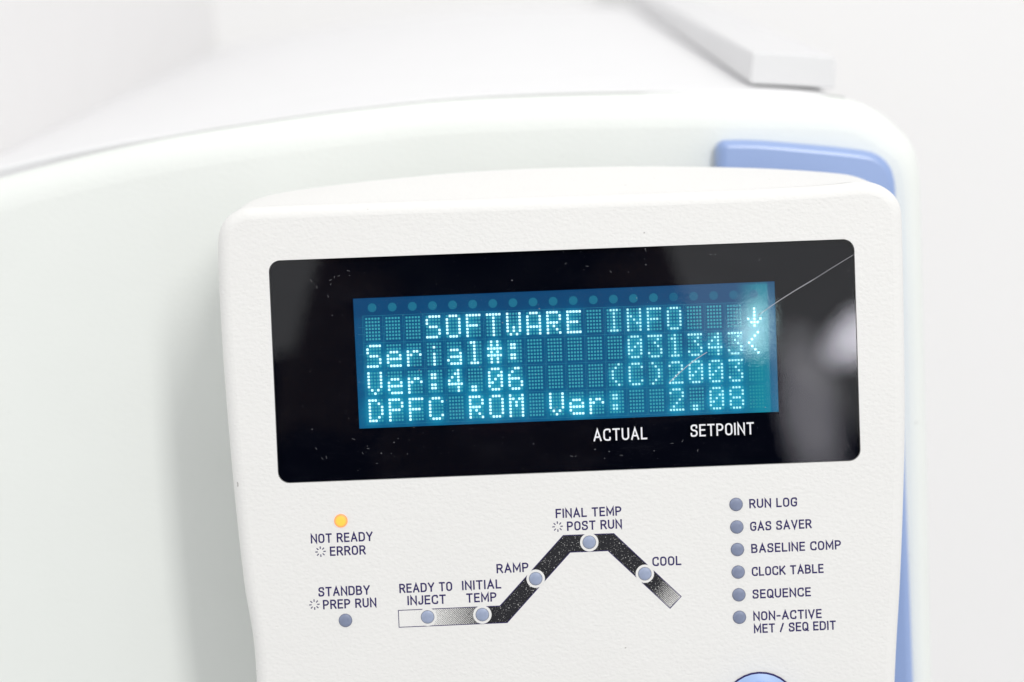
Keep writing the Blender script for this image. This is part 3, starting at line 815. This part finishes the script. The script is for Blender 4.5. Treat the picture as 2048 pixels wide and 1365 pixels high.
LEDS = [(1472.1, 1009.3, 'a', 'RUN LOG'), (1473.6, 1054.4, 'a', 'GAS SAVER'), (1474.8, 1099.5, 'a', 'BASELINE COMP'), (1476.3, 1144.6, 'a', 'CLOCK TABLE'), (1477.7, 1190, 'a', 'SEQUENCE'), (1478.9, 1235, 'a', 'NON-ACTIVE'),
        (691, 1241.3, 'a', 'STANDBY'), (855.2, 1234.3, 'b', 'READY TO INJECT'), (964.7, 1229.7, 'b', 'INITIAL TEMP'), (1071.4, 1157.8, 'b', 'RAMP'), (1178.5, 1085, 'b', 'FINAL TEMP'), (1289.7, 1147.9, 'b', 'COOL'), (681.8, 1042, 'c', 'NOT READY')]
for x, y, k, nm in LEDS:
    c = P(x, y)
    o = bpy.data.objects.new('indicator_light', {'a': ml1, 'b': ml2, 'c': ml3}[k]); COL.objects.link(o); o.parent = kp; o.location = (c.x, c.y, 0)
    o['label'] = ('lit amber light above the words ' if k == 'c' else 'unlit blue grey light beside the words ') + nm
    if k != 'c':
        q = bpy.data.objects.new('lens_rim', rim); COL.objects.link(q); q.parent = o
    if k == 'b':
        q = bpy.data.objects.new('clear_ring', white_ring); COL.objects.link(q); q.parent = o

# ------------------------------------------------------------------ blue push button at the lower edge
M_BTN = plastic('button_blue', (0.36, 0.50, 0.78), 1600, 0.05, 0.00005, 0.35, mott=0.02)
M_BTN2 = plastic('button_cap_blue', (0.26, 0.42, 0.80), 1600, 0.05, 0.00005, 0.3, mott=0.02)
c = P(1520, 1421)
def lathe(name, prof, mat, parent, loc, seg=64):
    bm = bmesh.new(); prev = None
    for rr_, z in prof:
        ring = [bm.verts.new((rr_*math.cos(2*math.pi*i/seg), rr_*math.sin(2*math.pi*i/seg), z)) for i in range(seg)]
        if prev:
            for i in range(seg): bm.faces.new((prev[i], prev[(i+1) % seg], ring[(i+1) % seg], ring[i])).smooth = True
        prev = ring
    bm.faces.new(prev)
    o = from_bm(name, bm, mat, parent); o.location = loc; return o
btn = lathe('push_button', [(77.5*U1, -0.0003), (77.5*U1, 0.00012), (76*U1, 0.0002), (62*U1, 0.0007), (58*U1, 0.0008)], M_BTN, kp, (c.x, c.y, 0)); btn['label'] = 'round pale blue button with navy outline'
lathe('button_cap', [(60*U1, 0.0006), (60*U1, 0.0016), (57*U1, 0.0026), (50*U1, 0.0031), (30*U1, 0.0034), (5*U1, 0.0035)], M_BTN2, btn, (0, 0, 0))
me = ring_mesh(75.5*U1, 79.2*U1, 0.00023, M_NAVY); o = bpy.data.objects.new('button_outline', me); COL.objects.link(o); o.parent = btn

# ------------------------------------------------------------------ dust and the long scratch on the pane
M_DUST = plain('dust', (0.30, 0.30, 0.33), 0.9, 0.1)
rd = random.Random(11)
bm = bmesh.new()
NPn = -0.00043
for k in range(240):
    x = rd.uniform(545, 1712); y = rd.uniform(488, 955)
    p = P(x, y, NPn); 
    yt = 522-(x-536)*0.0375
    if y < yt+4 or y > yt+440: continue
    r = U1*(0.26 + 0.6*rd.random()**5); sd = rd.uniform(0, 6.28); el = rd.uniform(1, 1.7)
    bm.faces.new([bm.verts.new((p.x+r*el*math.cos(sd+t)*(.8+.4*rd.random()), p.y+r*math.sin(sd+t)*(.8+.4*rd.random()), NPn)) for t in (0, 1.05, 2.1, 3.14, 4.2, 5.2)])
for k in range(34):                               # lint and smears
    x, y = rd.choice([(rd.uniform(600, 760), rd.uniform(870, 935)), (rd.uniform(1100, 1700), rd.uniform(500, 560)), (rd.gauss(1128, 12), rd.gauss(815, 8)), (rd.gauss(1128, 14), rd.gauss(815, 9)), (rd.uniform(1100, 1700), rd.uniform(880, 920)), (rd.uniform(620, 700), rd.uniform(540, 600))])
    p = P(x, y, NPn+0.00001).xy; a = rd.uniform(0, 3.14); pts = []
    q = Vector(p)
    for s in range(4):
        pts.append(q.copy()); q = q + Vector((math.cos(a), math.sin(a)))*U1*rd.uniform(1, 2.6); a += rd.uniform(-.3, .3)
    ribbon(bm, pts, 0.4*U1, NPn+0.00001)
du = from_bm('dust_specks', bm, M_DUST, pane); du['kind'] = 'stuff'
M_SCR = plain('scratch', (0.42, 0.42, 0.46), 0.6, 0.4)
bm = bmesh.new()
sc1 = [(1711, 507.5), (1670, 532.5), (1628, 559), (1590, 581.5), (1560, 600.5), (1535, 617.5), (1515, 632)]
sc2 = [(1414, 705), (1396, 716), (1376, 731), (1355, 750), (1338, 766)]
ribbon(bm, [Vector(P(x, y, NPn+.00002).xy) for x, y in sc1[:3]], 0.75*U1, NPn+0.00002)
ribbon(bm, [Vector(P(x, y, NPn+.00002).xy) for x, y in sc1[2:]], 1.25*U1, NPn+0.00002)
ribbon(bm, [Vector(P(x, y, NPn+.00002).xy) for x, y in sc2], 1.3*U1, NPn+0.00002)
from_bm('long_scratch', bm, M_SCR, pane)

# ------------------------------------------------------------------ the photographer, seen only as the dark reflection in the window
M_CLOTH = plain('dark_navy_clothing', (0.012, 0.012, 0.022), 0.9, 0.1)
M_SKIN = plain('skin', (0.11, 0.075, 0.065), 0.6, 0.3)
M_HAIR = plain('dark_hair', (0.012, 0.010, 0.010), 0.6, 0.2)
M_CAMB = plain('camera_black', (0.012, 0.012, 0.013), 0.5, 0.3)

pc = empty('camera', 'black photo camera held up facing the keypad, reflected in its window', 'camera', Matrix.Translation(CAM) @ Matrix(((CR.x, CU.x, -fw.x, 0), (CR.y, CU.y, -fw.y, 0), (CR.z, CU.z, -fw.z, 0), (0, 0, 0, 1))))
bm = bmesh.new(); bmesh.ops.create_cube(bm, size=1, matrix=Matrix.Translation((0.0, -0.004, 0.115)) @ Matrix.Diagonal((0.115, 0.085, 0.05, 1)))
bmesh.ops.bevel(bm, geom=bm.edges[:], offset=0.012, segments=3, affect='EDGES', profile=0.5)
from_bm('camera_body', bm, M_CAMB, pc)
bm = bmesh.new(); bmesh.ops.create_cone(bm, cap_ends=True, segments=8, radius1=0.036, radius2=0.022, depth=0.03, matrix=Matrix.Translation((0, 0.050, 0.115)) @ Matrix.Rotation(-math.pi/2, 4, 'X'))
from_bm('viewfinder_hump', bm, M_CAMB, pc)
lathe('lens_barrel', [(0.020, 0.018), (0.024, 0.022), (0.030, 0.012), (0.034, 0.012), (0.035, 0.03), (0.033, 0.05), (0.036, 0.06), (0.036, 0.092)], M_CAMB, pc, (0, 0, 0), 40)

def person():
    F = lambda x, y, z: Vector((CAM.x+x+.010, CAM.y-y, CAM.z+z))      # right, back, up from the lens
    floor = -0.92 - CAM.z
    V = []; E = []; R = []
    def v(p, r, link=None):
        V.append(F(*p)); R.append(r); i = len(V)-1
        if link is not None: E.append((link, i))
        return i
    pel = v((0, .36, floor+.93), (.155, .105)); wa = v((0, .35, floor+1.05), (.14, .10), pel)
    ch = v((0, .32, floor+1.22), (.165, .115), wa); nk0 = v((0, .29, floor+1.36), (.09, .075), ch)
    nk = v((0, .27, -.125), (.055, .055), nk0); hd0 = v((0, .245, -.075), (.062, .075), nk); hd = v((0, .245, .0), (.075, .092), hd0); hd1 = v((0, .25, .065), (.068, .085), hd); v((0, .255, .105), (.035, .045), hd1)
    for s in (-1, 1):
        sh = v((s*.165, .30, floor+1.33), (.062, .062), nk0); ua_ = v((s*(.205 if s < 0 else .16), .24, floor+1.19), (.048, .048), sh); el = v((s*(.185 if s < 0 else .11), .16, floor+1.09), (.042, .042), ua_)
        fa = v((s*(.100 if s < 0 else .08), .14, -.13), (.032, .032), el); wr = v((s*.072, .135, -.055), (.025, .022), fa); pa = v((s*.066, .125, -.018), (.032, .018), wr)
        for k in range(4):
            z = .022 - .019*k; f1_ = v((s*.062, .100, z+.004), (.0095, .0095), pa); f2_ = v((s*.052, .078, z+.002), (.0085, .0085), f1_); v((s*.038, .076, z), (.0078, .0078), f2_)
        t1 = v((s*.060, .150, .000), (.011, .011), pa); t2 = v((s*.045, .152, .012), (.0095, .0095), t1); v((s*.030, .150, .018), (.008, .008), t2)
        hp = v((s*.09, .36, floor+.86), (.09, .09), pel); kn = v((s*.10, .35, floor+.48), (.058, .058), hp); an = v((s*.11, .38, floor+.09), (.038, .038), kn); v((s*.12, .27, floor+.035), (.042, .032), an)
    me = bpy.data.meshes.new('person'); me.from_pydata([tuple(q) for q in V], E, []); me.update()
    o = bpy.data.objects.new('person', me); COL.objects.link(o)
    m = o.modifiers.new('skin', 'SKIN'); m.use_smooth_shade = True
    for i, sv in enumerate(me.skin_vertices[0].data): sv.radius = R[i]; sv.use_root = (i == 0)
    o.modifiers.new('sub', 'SUBSURF').levels = 2
    dg = bpy.context.evaluated_depsgraph_get(); dg.update()
    em = bpy.data.meshes.new_from_object(o.evaluated_get(dg)); o.modifiers.clear(); o.data = em
    em.materials.clear()
    for m_ in (M_CLOTH, M_SKIN, M_HAIR): em.materials.append(m_)
    for p in em.polygons:
        c_ = p.center - CAM; x, y, z = c_.x, -c_.y, c_.z; p.use_smooth = True
        mi = 0
        if abs(x) < .1 and z > -.14 and y > .17: mi = 2 if (z > .075 or (y > .27 and z > -.06) or abs(x) > .07 and z > -.02) else 1
        elif y < .165 and z > -.075: mi = 1
        p.material_index = mi
    o['label'] = 'person in dark navy clothes holding up a camera, reflected in the keypad window'; o['category'] = 'person'
    bmf = bmesh.new()
    for dx_ in (-.031, .031): bmesh.ops.create_uvsphere(bmf, u_segments=12, v_segments=8, radius=.012, matrix=Matrix.Translation(F(dx_, .163, .0)))
    from_bm('eyes', bmf, M_WINK, o)['kind'] = 'stuff'
    bmf = bmesh.new(); bmesh.ops.create_cone(bmf, cap_ends=True, segments=10, radius1=.017, radius2=.007, depth=.045, matrix=Matrix.Translation(F(0, .158, -.028)))
    from_bm('nose', bmf, M_SKIN, o)
    bmf = bmesh.new(); bmesh.ops.create_uvsphere(bmf, u_segments=12, v_segments=6, radius=1, matrix=Matrix.Translation(F(0, .168, -.066)) @ Matrix.Diagonal((.024, .008, .008, 1)))
    from_bm('mouth', bmf, plain('lips', (.3, .1, .09), .5), o)
person()
